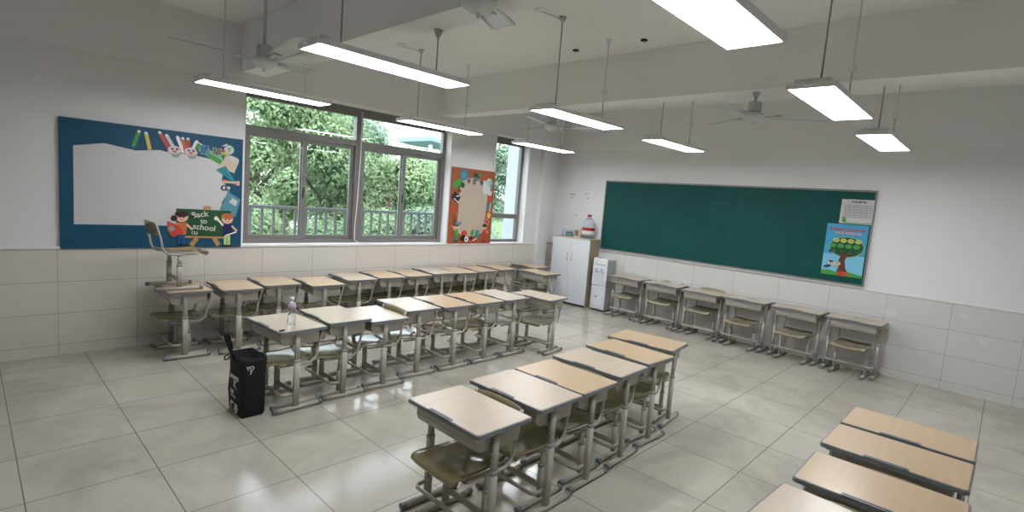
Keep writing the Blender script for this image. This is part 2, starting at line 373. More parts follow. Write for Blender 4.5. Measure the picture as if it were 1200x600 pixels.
def leaf_mesh(blobs, n, size, m, rng):
    vs, fs = [], []
    tot = sum(b[3] ** 2 for b in blobs)
    for (bx, by, bz, br, sq) in blobs:
        for _ in range(int(n * br * br / tot)):
            d = Vector((rng.gauss(0, 1), rng.gauss(0, 1), rng.gauss(0, 1))).normalized()
            if d.y > .55: d.y = -d.y
            rr = br * (1 - abs(rng.gauss(0, .16))); p = Vector((bx, by, bz)) + Vector((d.x * rr, d.y * rr, d.z * rr * sq))
            s = size * rng.uniform(.5, 1.2)
            a = (d + Vector((rng.uniform(-.8, .8), rng.uniform(-.8, .8), rng.uniform(-.2, 1.0)))).normalized()
            t = a.orthogonal().normalized(); t = (Matrix.Rotation(rng.uniform(0, 6.28), 3, a) @ t); b2 = a.cross(t)
            i = len(vs)
            vs += [p - t * s * .5, p + b2 * s * .28 + a * s * .06, p + t * s * .55, p - b2 * s * .28 + a * s * .06]
            fs.append((i, i + 1, i + 2, i + 3))
    me = bpy.data.meshes.new('foliage'); me.from_pydata([tuple(v) for v in vs], [], fs); me.materials.append(m)
    return me
def tree(name, label, x, y, z0, h, rad, kind, seed, n=5200, size=.17, cat='tree', group='trees outside the windows', low=.25):
    rng = random.Random(seed); root = thing(name, label, cat, (x, y, z0), 0, group)
    t = MB(); hh = h * .6
    t.tube([(0, 0, -.05), (.05, 0, hh * .35), (-.04, .05, hh * .7), (.03, 0, hh)], .13 * rad / 2 + .03, M_bark, seg=8)
    for k in range(4):
        a = rng.uniform(0, 6.28); t.tube([(0, 0, hh * (.45 + .1 * k)), (math.cos(a) * rad * .3, math.sin(a) * rad * .3, hh * (.7 + .1 * k)), (math.cos(a) * rad * .6, math.sin(a) * rad * .6, hh * (.9 + .1 * k))], .045, M_bark, seg=6)
    t.build('trunk', root)
    blobs = []
    for k in range(16):
        a = rng.uniform(0, 6.28); q = rng.uniform(0, .62) * rad; zz = h * rng.uniform(low, .86)
        blobs.append((math.cos(a) * q, math.sin(a) * q, zz, rad * rng.uniform(.34, .55), .85))
    fo = bpy.data.objects.new('foliage', leaf_mesh(blobs, n, size, M_leaf[kind], rng)); COL.objects.link(fo); fo.parent = root
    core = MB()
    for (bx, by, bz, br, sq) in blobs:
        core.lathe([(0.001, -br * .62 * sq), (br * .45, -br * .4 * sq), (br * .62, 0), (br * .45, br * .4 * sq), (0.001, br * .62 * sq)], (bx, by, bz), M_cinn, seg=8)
    core.build('dark_crown_core', root)  # solid dark green blobs filling the inside of the crown
    return root
TL = [  # x, y, z0, h, radius, kind, label
    (4.4, 12.0, -.7, 5.6, 1.9, 1, 'bright green tree filling the left sliding pane of the wide window'),
    (6.7, 12.6, -.7, 5.2, 1.7, 0, 'mid green tree seen in the second sliding pane left of the middle window post'),
    (7.9, 12.3, -.7, 3.6, 1.5, 1, 'round leafy tree just right of the middle window post'),
    (9.7, 12.6, -.7, 3.7, 1.5, 0, 'dark leafy tree in the rightmost sliding pane of the wide window'),
    (6.9, 16.4, -.7, 5.6, 1.6, 1, 'light green tree in the gap between the two left sliding panes'),
    (5.9, 20.5, -.7, 9.4, 2.9, 2, 'tall hazy tree behind, at the upper left of the wide window'),
    (10.9, 19.5, -.7, 6.6, 2.5, 2, 'tall tree behind the middle post of the wide window'),
    (14.6, 20.5, -.7, 3.9, 1.5, 2, 'pale green tree behind, below the blue canopy roof'),
    (13.1, 13.8, -.7, 8.2, 1.7, 2, 'narrow tree seen through the small window beside the orange board'),
]
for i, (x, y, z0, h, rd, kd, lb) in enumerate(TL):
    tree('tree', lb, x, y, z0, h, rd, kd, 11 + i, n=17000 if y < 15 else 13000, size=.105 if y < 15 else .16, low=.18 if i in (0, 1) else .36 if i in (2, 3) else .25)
SL = [(3.1, 8.9, 1, 'pale green shrub behind the left end of the railing'), (4.4, 9.1, 0, 'green shrub behind the railing, second from the left'), (5.7, 9.0, 1, 'light shrub behind the railing right of the middle post'), (7.0, 9.2, 2, 'dark shrub behind the right end of the railing'), (8.3, 9.4, 2, 'shrub low behind the corner of the wide window'), (9.6, 10.6, 2, 'bluish shrub low in the small window')]
for i, (x, y, kd, lb) in enumerate(SL):
    tree('shrub', lb, x, y, -.7, 2.15, .95, kd, 60 + i, n=8000, size=.075, cat='shrub', group='shrubs behind the railing', low=.2)
M_bw = mat('far_building_wall', (0.66, 0.68, 0.70), 0.8, noise=0.05, nscale=1); M_bg = mat('far_window_glass', (0.16, 0.24, 0.34), 0.2); M_roofb = mat('blue_canopy_roof', (0.20, 0.27, 0.42), 0.8)
b_ = thing('building', 'pale low building with blue grey windows glimpsed between the trees', 'building', (17.0, 25.5, -.7))
m_ = MB(); m_.box(-4.6, 3.8, 0, 5, 0, 2.4, M_bw); m_.build('wall', b_)
m_ = MB(); m_.box(-4.8, 4.0, -.3, 5.2, 2.4, 2.55, M_conc); m_.build('roof', b_)
for k in range(5):
    fr = MB(); x = -4.4 + k * 1.6; fr.box(x, x + 1.1, -.03, .02, .8, 2.2, M_white); fo = fr.build('window', b_)
    g = MB(); g.box(x + .08, x + .52, -.05, -.03, .88, 2.12, M_bg); g.box(x + .58, x + 1.02, -.05, -.03, .88, 2.12, M_bg); g.build('pane', fo)
b_ = thing('canopy', 'flat blue canopy roof on posts beyond the trees, top right of the wide window', 'canopy', (22.9, 30, -.7))
m_ = MB(); m_.prism([(-1.3, 5.95), (1.3, 5.65), (1.3, 5.85), (-1.3, 6.25)], 'y', -1.5, 2.5, M_roofb); m_.build('roof', b_)
for x in (-1.1, 1.0): m_ = MB(); m_.box(x - .09, x + .09, -1.2, -1.0, 0, 5.7, M_conc); m_.build('post', b_)

# ------------------------------------------------------------------ chalkboard
YB0, YB1, ZB0, ZB1 = 1.27, 5.262, 1.052, 2.262
cb = thing('chalkboard', 'long dark green chalkboard with a thin metal frame on the front wall', 'chalkboard', (XB, (YB0 + YB1) / 2, ZB0))
yo = (YB0 + YB1) / 2; hw = (YB1 - YB0) / 2
m_ = MB(); m_.box(-.02, -.001, -hw + .015, hw - .015, .02, ZB1 - ZB0 - .02, M_board); sf = m_.build('writing_surface', cb)
m_ = MB(); m_.box(-.028, -.001, -hw, hw, ZB1 - ZB0 - .022, ZB1 - ZB0, M_bframe, .003); m_.box(-.028, -.001, hw - .018, hw, 0, ZB1 - ZB0, M_bframe, .003); m_.box(-.028, -.001, -hw, -hw + .018, 0, ZB1 - ZB0, M_bframe, .003)
m_.box(-.028, -.001, -hw, hw, 0, .02, M_bframe, .003); m_.build('frame', cb)
m_ = MB(); m_.prism([(-.001, -.014), (-.040, -.014), (-.040, -.002), (-.034, -.005), (-.001, -.005)], 'y', -hw, hw, M_lampf); m_.build('chalk_ledge', cb)
rng = random.Random(3); m_ = MB()
for k in range(16):
    y = rng.uniform(-1.6, 1.9); z = rng.uniform(.15, 1.05); l = rng.uniform(.015, .07); m_.box(-.0206, -.0199, y, y + .003, z, z + l, M_board if k % 3 else mat('chalk_smear', (0.10, 0.20, 0.18), .9))
m_.build('chalk_marks', sf)
# papers on the chalkboard: drawn on sheets facing -X; viewer's right is -Y
def sheet_thing(name, label, cat, y0, z0, w, h, m, xf=XB - .0215):
    t = thing(name, label, cat, (xf, y0, z0))
    p = MB(); p.box(-.0012, 0, -w, 0, 0, h, m); p.build('paper', t)
    return t, Sheet((-.0012, 0, 0), (0, -1, 0), (0, 0, 1))
C = {n: cm('print_' + n, c) for n, c in dict(sky=(0.05, 0.33, 0.56), sky2=(0.20, 0.52, 0.72), dgreen=(0.008, 0.075, 0.02), green=(0.06, 0.30, 0.06), lime=(0.45, 0.62, 0.22), brown=(0.12, 0.035, 0.015), red=(0.52, 0.06, 0.03), pink=(0.72, 0.36, 0.36), navy=(0.01, 0.015, 0.08), skin=(0.74, 0.47, 0.34), white=(0.76, 0.76, 0.74), cream=(0.46, 0.385, 0.30), orange=(0.50, 0.14, 0.05), rust=(0.33, 0.085, 0.03), blue=(0.0, 0.068, 0.135), teal=(0.015, 0.22, 0.26), lteal=(0.09, 0.25, 0.33), black=(0.012, 0.012, 0.015), hair=(0.03, 0.012, 0.012), ginger=(0.50, 0.14, 0.04), wood=(0.48, 0.25, 0.10), jeans=(0.01, 0.07, 0.26), grey=(0.30, 0.31, 0.32), boardw=(0.56, 0.555, 0.55), yellow=(0.66, 0.5, 0.1), beige=(0.58, 0.48, 0.36), lgreen=(0.25, 0.45, 0.25), purple=(0.12, 0.05, 0.2)).items()}
t, S = sheet_thing('poster', 'blue poster with a big green tree stuck low on the right of the chalkboard', 'poster', 1.765, 1.155, .46, .665, C['sky'])
W_, H_ = .46, .665
for k in range(10): S.rect(W_ / 2, H_ * (.08 + .06 * k), W_, H_ * .062, C['sky2'] if k < 6 else C['sky'])
S.ell(.25, .375, .195, .135, C['lgreen'], seg=24); S.ell(.25, .375, .185, .125, C['dgreen'], seg=24); S.poly([(.21, .30), (.18, .19), (.19, .09), (.17, .05), (.30, .05), (.27, .10), (.25, .2), (.29, .30)], C['brown'])
S.poly([(0, 0), (W_, 0), (W_, .03), (.30, .06), (.16, .045), (.08, .065), (0, .05)], C['green']); S.ell(.24, .03, .07, .03, C['red'])
for k in range(4): S.ell(.125 + k * .082, .455, .036, .028, C['lime']); S.ell(.13 + k * .082, .455, .027, .019, C['yellow'])
for k in range(4): S.ell(.095 + k * .088, .385, .038, .028, C['green'])
for k in range(4): S.ell(.085 + k * .092, .31, .03, .02, C['dgreen'])
for cx, hc in ((.10, 'navy'), (.175, 'lgreen')):
    S.ell(cx, .155, .034, .03, C['white']); S.ell(cx, .152, .028, .024, C['skin']); S.ell(cx, .175, .03, .012, C[hc]); S.rect(cx - .02, .115, .05, .026, C[hc]); S.ell(cx - .01, .15, .005, .005, C['black']); S.ell(cx + .012, .15, .005, .005, C['black'])
S.rect(.05, .10, .05, .022, C['navy'], -.1)
S.mb.build('printed_picture', t)
place_text('printed_words', [('弘扬社会主义核心价值观', .23, .595, .036, C['red'], 0, .0012), ('争做新时代好少年', .25, .55, .036, C['pink'], 0, .0012), ('富强', .125, .455, .019, C['dgreen'], 0, 0), ('民主', .207, .455, .019, C['dgreen'], 0, 0), ('文明', .289, .455, .019, C['dgreen'], 0, 0), ('和谐', .371, .455, .019, C['dgreen'], 0, 0),
    ('自由', .095, .385, .024, C['lime'], 0, .0004), ('平等', .183, .385, .024, C['lime'], 0, .0004), ('公正', .271, .385, .024, C['lime'], 0, .0004), ('法治', .359, .385, .024, C['lime'], 0, .0004), ('爱国', .09, .31, .028, C['white'], 0, .0005), ('敬业', .182, .31, .028, C['white'], 0, .0005), ('诚信', .274, .31, .028, C['white'], 0, .0005), ('友善', .366, .31, .028, C['white'], 0, .0005)], (-.0042, 0, 0), (0, -1, 0), (0, 0, 1), t, True)
t, S = sheet_thing('notice', 'white printed timetable sheet with green leaves, above the blue poster', 'notice', 1.640, 1.832, .36, .31, C['boardw'])
for k in range(7): S.rect(.19, .085 + k * .024, .30, .013, C['grey'])
for k in range(5): S.rect(.07 + k * .06, .155, .004, .17, C['boardw'])
for a in (-.7, -.1, .5, 1.2): S.ell(.035 + .02 * math.cos(a), .03 + .02 * math.sin(a) + .012, .03, .011, C['green'], rot=a + .5)
S.rect(.2, .012, .3, .01, C['green']); S.mb.build('printed_picture', t)
place_text('printed_words', [('班级课程表', .19, .275, .032, C['black'], 0, .0006)], (-.0035, 0, 0), (0, -1, 0), (0, 0, 1), t)

# ------------------------------------------------------------------ display boards on the window wall (viewer's right is +X)
def dboard(name, label, x0, z0, w, h, m):
    t = thing(name, label, 'display board', (x0, YW - .0225, z0))
    p = MB(); p.box(0, w, -.006, .022, 0, h, m, .002); p.build('backing_panel', t)
    return t, Sheet((0, -.006, 0), (1, 0, 0), (0, 0, 1))
def kid(S, x, y, s, hair, top, legs, arm=1):
    S.rect(x - .014 * s, y + .05 * s, .022 * s, .10 * s, C[legs]); S.rect(x + .014 * s, y + .05 * s, .022 * s, .10 * s, C[legs])
    S.ell(x - .018 * s, y, .02 * s, .009 * s, C['black']); S.ell(x + .02 * s, y, .02 * s, .009 * s, C['black'])
    S.poly([(x - .034 * s, y + .09 * s), (x + .034 * s, y + .09 * s), (x + .04 * s, y + .19 * s), (x - .04 * s, y + .19 * s)], C[top])
    S.line(x - .035 * s, y + .175 * s, x - .08 * s, y + (.24 if arm else .12) * s, .016 * s, C['skin']); S.line(x + .035 * s, y + .175 * s, x + .08 * s, y + .13 * s, .016 * s, C['skin'])
    S.ell(x, y + .235 * s, .046 * s, .042 * s, C['skin']); S.ell(x, y + .258 * s, .05 * s, .026 * s, C[hair])
    S.ell(x - .015 * s, y + .23 * s, .005 * s, .006 * s, C['black']); S.ell(x + .015 * s, y + .23 * s, .005 * s, .006 * s, C['black']); S.ell(x, y + .212 * s, .01 * s, .004 * s, C['red'])
# big blue board
BX0, BW, BH, BZ = .62, 1.575, 1.212, 1.018
t, S = dboard('display_board', 'large blue back-to-school display board on the wall left of the wide window', BX0, BZ, BW, BH, C['blue'])
def X(px): return px - BX0                     # world x to sheet u
def Z(z): return z - BZ
# white writing area with an uneven outline
S.poly([(X(.72), Z(1.25)), (X(1.90), Z(1.25)), (X(2.0), Z(1.42)), (X(1.99), Z(1.52)), (X(2.07), Z(1.66)), (X(1.98), Z(1.76)), (X(2.02), Z(1.95)), (X(1.95), Z(2.02)), (X(1.87), Z(1.98)), (X(1.80), Z(1.99)), (X(1.72), Z(2.0)), (X(1.65), Z(2.02)), (X(1.55), Z(1.99)), (X(1.40), Z(2.02)), (X(1.2), Z(1.99)), (X(.95), Z(2.03)), (X(.72), Z(1.98))], C['boardw'])
# crayons and pencils
for px, pz, rot, c in ((1.50, 2.10, .5, 'boardw'), (1.585, 2.09, .35, 'white'), (1.62, 2.08, .2, 'orange'), (1.655, 2.08, .05, 'red'), (1.70, 2.07, -.4, 'white'), (1.44, 2.12, .5, 'red'), (1.30, 2.09, .2, 'yellow'), (1.2, 2.1, -.3, 'green')):
    S.rect(X(px), Z(pz), .032, .16, C[c], rot); S.ell(X(px - math.sin(rot) * .085), Z(pz + math.cos(rot) * .085), .014, .014, C['white'])
for px in (1.53, 1.68):
    S.ell(X(px), Z(2.03), .062, .05, C['pink']); S.ell(X(px + .01), Z(1.99), .04, .032, C['grey'])
    S.ell(X(px), Z(2.035), .05, .04, C['boardw']); S.ell(X(px - .02), Z(2.045), .012, .01, C['hair']); S.ell(X(px + .022), Z(2.045), .012, .01, C['hair']); S.ell(X(px), Z(2.02), .02, .01, C['red'])
# green and striped title books
S.rect(X(1.775), Z(2.085), .11, .05, C['green'], -.4); S.line(X(1.735), Z(2.145), X(1.83), Z(2.095), .01, C['white'])
S.rect(X(1.87), Z(2.03), .24, .07, C['lgreen'], -.5); S.rect(X(1.885), Z(2.0), .2, .05, C['green'], -.5)
S.line(X(1.93), Z(2.09), X(2.03), Z(2.16), .01, C['white'])
for k, c in enumerate(('navy', 'purple', 'red', 'yellow', 'green')): S.rect(X(1.99), Z(2.12 - k * .022), .13, .02, C[c], .18 - .05 * k)
S.rect(X(1.81), Z(2.07), .09, .10, C['lteal'], .05); S.rect(X(1.93), Z(2.065), .09, .09, C['grey'], 0)
S.ell(X(2.05), Z(2.10), .052, .052, C['lgreen'], seg=20); S.ell(X(2.05), Z(2.10), .045, .045, C['boardw'], seg=20)
# notebook, triangle, scissors, blue jotter
S.rect(X(2.075), Z(2.01), .12, .055, C['cream'], -.3); S.rect(X(2.06), Z(1.94), .15, .14, C['beige'], -.35); S.rect(X(2.1), Z(2.0), .10, .05, C['boardw'], -.4)
S.poly([(X(1.92), Z(1.87)), (X(2.02), Z(1.92)), (X(2.13), Z(1.74)), (X(2.08), Z(1.76))], C['teal']); S.poly([(X(2.02), Z(1.87)), (X(2.05), Z(1.86)), (X(2.08), Z(1.80))], C['lteal'])
for a in (-.25, .05): S.rect(X(2.07), Z(1.745), .17, .02, C['orange'] if a < 0 else C['beige'], a)
for cx in (2.01, 2.05): S.ell(X(cx), Z(1.68), .036, .03, C['black'], rot=.3); S.ell(X(cx), Z(1.68), .022, .018, C['boardw'], rot=.3)
S.rect(X(2.15), Z(1.74), .03, .05, C['pink'])
S.poly([(X(2.05), Z(1.64)), (X(2.18), Z(1.56)), (X(2.13), Z(1.36)), (X(1.97), Z(1.44))], C['lteal']); S.poly([(X(2.08), Z(1.58)), (X(2.15), Z(1.54)), (X(2.13), Z(1.48)), (X(2.06), Z(1.52))], C['boardw']); S.line(X(2.04), Z(1.68), X(2.08), Z(1.55), .02, C['lteal'])
# easel chalkboard with duster and two children
S.rect(X(1.84), Z(1.445), .075, .05, C['wood'], .05); S.rect(X(1.84), Z(1.42), .03, .03, C['pink'])
S.rect(X(1.815), Z(1.28), .53, .30, C['dgreen'], -.01); S.line(X(1.60), Z(1.135), X(2.05), Z(1.125), .02, C['wood'])
S.line(X(1.745), Z(1.12), X(1.69), Z(1.02 + .02), .045, C['wood']); S.line(X(1.915), Z(1.12), X(1.96), Z(1.02 + .02), .045, C['wood'])
kid(S, X(1.60), Z(1.045), 1.28, 'hair', 'orange', 'jeans', 0); S.ell(X(1.53), Z(1.33), .03, .03, C['hair']); S.ell(X(1.69), Z(1.35), .024, .018, C['hair'])
S.poly([(X(1.47), Z(1.30)), (X(1.56), Z(1.26)), (X(1.62), Z(1.18)), (X(1.52), Z(1.13)), (X(1.47), Z(1.20))], C['red']); S.rect(X(1.505), Z(1.22), .05, .05, C['grey'], .5)
kid(S, X(2.045), Z(1.035), 1.28, 'ginger', 'navy', 'lime', 1); S.line(X(2.03), Z(1.15), X(2.14), Z(1.19), .014, C['white']); S.ell(X(1.93), Z(1.34), .02, .022, C['white'])
S.line(X(1.93), Z(1.34), X(2.0), Z(1.27), .018, C['white'])
S.mb.build('printed_border', t)
place_text('lettering', [('Back', X(1.77), Z(1.375), .085, C['boardw'], .15, .0015), ('to', X(1.81), Z(1.305), .075, C['boardw'], 0, .0015), ('school', X(1.815), Z(1.235), .085, C['boardw'], -.12, .0015), ('123', X(1.72), Z(1.175), .045, C['boardw'], -.1, .0008), ('班', X(1.81), Z(2.065), .085, C['jeans'], 0, .001), ('级', X(1.93), Z(2.065), .085, C['dgreen'], 0, .001), ('Y', X(2.05), Z(2.095), .065, C['green'], 0, .002)], (0, -.0345 + .02, 0), (1, 0, 0), (0, 0, 1), t)
# orange board
OX, OZ, OW, OH = 5.243, 1.036, .918, 1.198
t, S = dboard('display_board', 'orange display board with an empty cream centre between the two windows', OX, OZ, OW, OH, C['rust'])
S.poly([(.20, .16), (.36, .12), (.62, .12), (.74, .20), (.76, .45), (.78, .80), (.74, 1.0), (.55, 1.06), (.30, 1.05), (.18, .96), (.16, .75), (.17, .5), (.15, .3)], C['cream'])
for x, y, rr, c in ((.24, 1.09, .085, 'teal'), (.24, 1.09, .06, 'lteal'), (.155, .97, .06, 'green'), (.085, .93, .06, 'green'), (.22, .93, .045, 'dgreen')): S.ell(x, y, rr, rr, C[c])
S.rect(.15, .86, .025, .12, C['brown']); S.poly([(.43, 1.15), (.53, 1.13), (.56, 1.05), (.46, 1.05)], C['dgreen']); S.ell(.50, 1.05, .045, .03, C['teal']); S.line(.55, 1.03, .70, 1.07, .02, C['red'])
S.ell(.80, .98, .085, .10, C['lteal']); S.rect(.74, .93, .16, .22, C['boardw'], .1); S.ell(.79, 1.02, .065, .065, C['lgreen']); S.ell(.79, 1.02, .05, .05, C['boardw']); S.ell(.59, 1.12, .03, .03, C['green'])
S.rect(.10, .73, .15, .12, C['black'], -.6); S.rect(.11, .68, .12, .015, C['white'], -.6); S.rect(.13, .75, .06, .015, C['white'], .1); S.rect(.17, .84, .06, .03, C['brown'], -.5)
S.ell(.05, .56, .045, .045, C['orange']); S.ell(.04, .56, .045, .04, C['red']); S.line(.14, .30, .09, .44, .012, C['black']); S.line(.17, .38, .13, .52, .01, C['wood']); S.line(.12, .26, .06, .38, .016, C['brown'])
S.rect(.82, .84, .09, .08, C['boardw'], -.3); S.poly([(.78, .72), (.85, .80), (.87, .72)], C['red']); S.rect(.83, .62, .07, .15, C['teal'], -.15); S.rect(.855, .61, .015, .15, C['white'], -.15); S.ell(.84, .47, .04, .045, C['yellow'])
for a in range(5): S.ell(.80 + .045 * math.cos(a * 1.26), .36 + .045 * math.sin(a * 1.26), .028, .028, C['red']); S.ell(.80 + .045 * math.cos(a * 1.26), .36 + .045 * math.sin(a * 1.26), .014, .014, C['cream'])
for sx in (.15, .25, .35): S.ell(sx + .13, .085, .035, .03, C['hair' if sx == .15 else 'black'])
kid(S, .15, .04, 1.0, 'hair', 'green', 'teal', 1); kid(S, .76, .04, 1.0, 'hair', 'red', 'red', 1)
S.poly([(.12, .33), (.16, .36), (.20, .33), (.24, .36), (.24, .30), (.12, .30)], C['lteal'])
S.ell(.32, .17, .055, .045, C['red']); S.rect(.31, .09, .05, .10, C['black']); S.ell(.37, .07, .045, .045, C['white']); S.ell(.37, .07, .016, .016, C['black'])
S.ell(.49, .17, .035, .045, C['green']); S.ell(.505, .215, .012, .012, C['dgreen']); S.rect(.60, .16, .07, .12, C['teal'], -.05); S.rect(.52, .06, .16, .035, C['red'], .35); S.rect(.55, .065, .11, .012, C['white'], .35)
S.mb.build('printed_border', t)
place_text('lettering', [('宣', .46, .99, .09, C['brown'], 0, .001), ('米', .34, 1.0, .09, C['navy'], 0, .001), ('角', .62, .99, .09, C['jeans'], 0, .001), ('Y', .79, 1.01, .07, C['green'], 0, .002)], (0, -.0145, 0), (1, 0, 0), (0, 0, 1), t)

# ------------------------------------------------------------------ desks and chairs
def arc(cx, cz, rr, a0, a1, n): return [(cx + rr * math.cos(a0 + (a1 - a0) * k / n), cz + rr * math.sin(a0 + (a1 - a0) * k / n)) for k in range(n + 1)]
def rrect(x0, x1, y0, y1, rr, n=5):
    return arc(x1 - rr, y1 - rr, rr, 0, PI / 2, n) + arc(x0 + rr, y1 - rr, rr, PI / 2, PI, n) + arc(x0 + rr, y0 + rr, rr, PI, 1.5 * PI, n) + arc(x1 - rr, y0 + rr, rr, 1.5 * PI, 2 * PI, n)
TOPZ = .67
def make_desk(m_top):
    root = thing('school_desk', 'desk', 'desk')
    b = MB(); b.prism(rrect(-.2, .2, -.3, .3, .022), 'z', TOPZ - .022, TOPZ - .003, M_edge); b.prism(rrect(-.197, .197, -.297, .297, .02), 'z', TOPZ - .004, TOPZ - .001, M_edge); b.build('edge_band', root)
    b = MB(); b.prism(rrect(-.191, .191, -.291, .291, .016), 'z', TOPZ - .003, TOPZ, m_top); b.build('desktop', root)
    b = MB(); b.prism(rrect(-.1995, -.172, -.078, .108, .008), 'z', TOPZ - .001, TOPZ + .0035, M_edge); b.prism(rrect(-.190, -.181, -.070, .100, .004), 'z', TOPZ + .003, TOPZ + .0042, M_black); b.build('pencil_groove', root)
    # book tray: rounded shell, open on the pupil's side (+X)
    pr = [(-.165, TOPZ - .022), (-.168, TOPZ - .08), (-.155, TOPZ - .115), (-.125, TOPZ - .132), (.155, TOPZ - .132), (.155, TOPZ - .126), (-.122, TOPZ - .126), (-.148, TOPZ - .110), (-.160, TOPZ - .08), (-.157, TOPZ - .022)]
    b = MB(); b.prism(pr, 'y', -.238, .238, M_box)
    for sy in (-1, 1):
        q = [(-.165, TOPZ - .022), (-.168, TOPZ - .08), (-.155, TOPZ - .115), (-.125, TOPZ - .132), (.155, TOPZ - .132), (.155, TOPZ - .022)]
        b.prism(q, 'y', sy * .238, sy * .244, M_box)
    b.build('book_tray', root)
    for sy in (-1, 1):
        y = sy * .266; b = MB()
        b.prism(rrect(-.0655, -.0145, y - .0155, y + .0155, .013), 'z', .040, .42, M_steel, True)
        b.prism(rrect(-.0605, -.0195, y - .0120, y + .0120, .010), 'z', .40, TOPZ - .022, M_steel, True)
        b.box(-.15, .11, y - .010, y + .004 if sy < 0 else y + .010, TOPZ - .045, TOPZ - .022, M_steel)
        for k in range(3): b.lathe([(.0045, -.0005), (.0045, .0008)], (-.04, y - sy * .0125, .47 + .035 * k), M_black, seg=8, axis='y'); b.lathe([(.004, -.0005), (.004, .001)], (-.0604, y, .47 + .035 * k), M_black, seg=8, axis='x')
        lg = b.build('leg', root)
        b = MB(); b.prism(rrect(-.0667, -.0133, y - .0167, y + .0167, .014), 'z', .402, .424, M_clamp, True); b.build('collar', lg)
        b = MB(); b.tube([(-.205, y, .024), (.165, y, .024)], .019, M_steel, ry=.021, side=(0, 0, 1), seg=12); ft = b.build('foot', root)
        for ex in (-.222, .150):
            b = MB(); b.tube([(ex, y, .0235), (ex + .006, y, .0235), (ex + .028, y, .0235), (ex + .034, y, .0235)], .0200, M_cap, ry=.0220, side=(0, 0, 1), seg=12)
            b.build('end_cap', ft)
    # footrest: flat tube bending forward from one leg and back to the other
    pts = [(-.045, -.255), (-.105, -.252)] + arc(-.115, -.222, .03, -PI / 2, -PI, 5)[1:] + arc(-.115, .222, .03, PI, PI / 2, 5) + [(-.105, .252), (-.045, .255)]
    b = MB(); b.tube([(x, y, .135) for x, y in pts], .014, M_steel, ry=.008, side=(0, 0, 1), seg=10); b.build('footrest', root)
    return root
def make_chair(ms):
    root = thing('school_chair', 'chair', 'chair')
    prof = [(-.243, .352), (-.250, .366), (-.243, .381), (-.225, .391), (-.19, .393), (-.12, .386), (-.05, .381), (.02, .381), (.09, .387), (.14, .398)]
    n, mny = len(prof), 12; vs, fs = [], []
    for lay in (0, 1):
        for i, (x, z) in enumerate(prof):
            for j in range(mny + 1):
                v = -1 + 2 * j / mny; t_ = i / (n - 1)
                hw_ = .178 + .012 * math.sin(PI * t_); corner = 1 - .10 * max(0, (abs(t_ - .5) - .33) / .17) ** 2
                dish = -.018 * (1 - v * v) * (1 if 2 < i < n - 1 else .3)
                dx = .004 if lay and i < 3 else 0; dz = -.011 if lay else 0
                vs.append((x + (dx * 2), v * hw_ * corner, z + dish + dz))
    q = mny + 1; N = n * q
    for i in range(n - 1):
        for j in range(mny):
            a = i * q + j; fs.append((a, a + 1, a + q + 1, a + q)); a += N; fs.append((a, a + q, a + q + 1, a + 1))
    for i in range(n - 1): fs.append((i * q, (i + 1) * q, N + (i + 1) * q, N + i * q)); fs.append((i * q + mny, N + i * q + mny, N + (i + 1) * q + mny, (i + 1) * q + mny))
    for j in range(mny): fs.append((j, N + j, N + j + 1, j + 1)); a = (n - 1) * q + j; fs.append((a, a + 1, N + a + 1, N + a))
    b = MB(); b.faces(vs, fs, ms, True); b.build('seat', root)
    # backrest panel between the two bent tubes
    vs, fs = [], []
    for lay in (0, 1):
        for i in range(5):
            for j in range(11):
                v = -1 + 2 * j / 10; zz = .530 + .134 * i / 4; hw_ = .178 * (1 - (.05 if i in (0, 4) else 0))
                vs.append((.196 + .028 * i / 4 + .012 * (1 - v * v) - .008 * lay, v * hw_, zz + (-.006 * (v ** 4) if i == 4 else .006 * v ** 4 if i == 0 else 0)))
    N = 55
    for i in range(4):
        for j in range(10):
            a = i * 11 + j; fs.append((a, a + 1, a + 12, a + 11)); a += N; fs.append((a, a + 11, a + 12, a + 1))
    for i in range(4): fs.append((i * 11, (i + 1) * 11, N + (i + 1) * 11, N + i * 11)); fs.append((i * 11 + 10, N + i * 11 + 10, N + (i + 1) * 11 + 10, (i + 1) * 11 + 10))
    for j in range(10): fs.append((j, N + j, N + j + 1, j + 1)); a = 44 + j; fs.append((a, a + 1, N + a + 1, N + a))
    b = MB(); b.faces(vs, fs, ms, True); b.build('backrest', root)
    for sy in (-1, 1):
        y = sy * .165; b = MB()
        b.prism(rrect(-.0185, .0285, y - .0140, y + .0140, .012), 'z', .038, .245, M_steel, True); b.prism(rrect(-.0140, .0240, y - .0110, y + .0110, .010), 'z', .23, .352, M_steel, True)
        b.box(-.15, .11, y - .011, y + .011, .345, .356, M_steel)
        lg = b.build('leg', root)
        b = MB(); b.prism(rrect(-.0197, .0297, y - .0152, y + .0152, .013), 'z', .236, .254, M_clamp, True); b.build('collar', lg)
        b = MB(); b.tube([(-.18, y, .022), (.19, y, .022)], .0175, M_steel, ry=.019, side=(0, 0, 1), seg=12); ft = b.build('foot', root)
        for ex in (-.197, .175):
            b = MB(); b.tube([(ex, y, .0215), (ex + .03, y, .0215)], .0195, M_cap, ry=.021, side=(0, 0, 1), seg=12); b.build('end_cap', ft)
        ys = sy * .196
        b = MB(); pts = [(-.08, sy * .165, .352), (0, sy * .176, .352), (.06, ys, .356)] + [(.075 + .085 * math.sin(a), ys, .356 + .085 * (1 - math.cos(a))) for a in (.3, .6, .9, 1.2)] + [(.170, ys, .50), (.196, ys, .60), (.212, ys * .96, .655)]
        b.tube(pts, .0105, M_steel, seg=8); b.build('back_tube', root)
    b = MB(); b.box(.0, .010, -.165, .165, .085, .125, M_steel, .003); b.build('crossbar', root)
    return root
DP, DW = make_desk(M_lam_p), make_desk(M_lam_w)
CD, CL = make_chair(M_seat), make_chair(M_seat_l)
used = set()
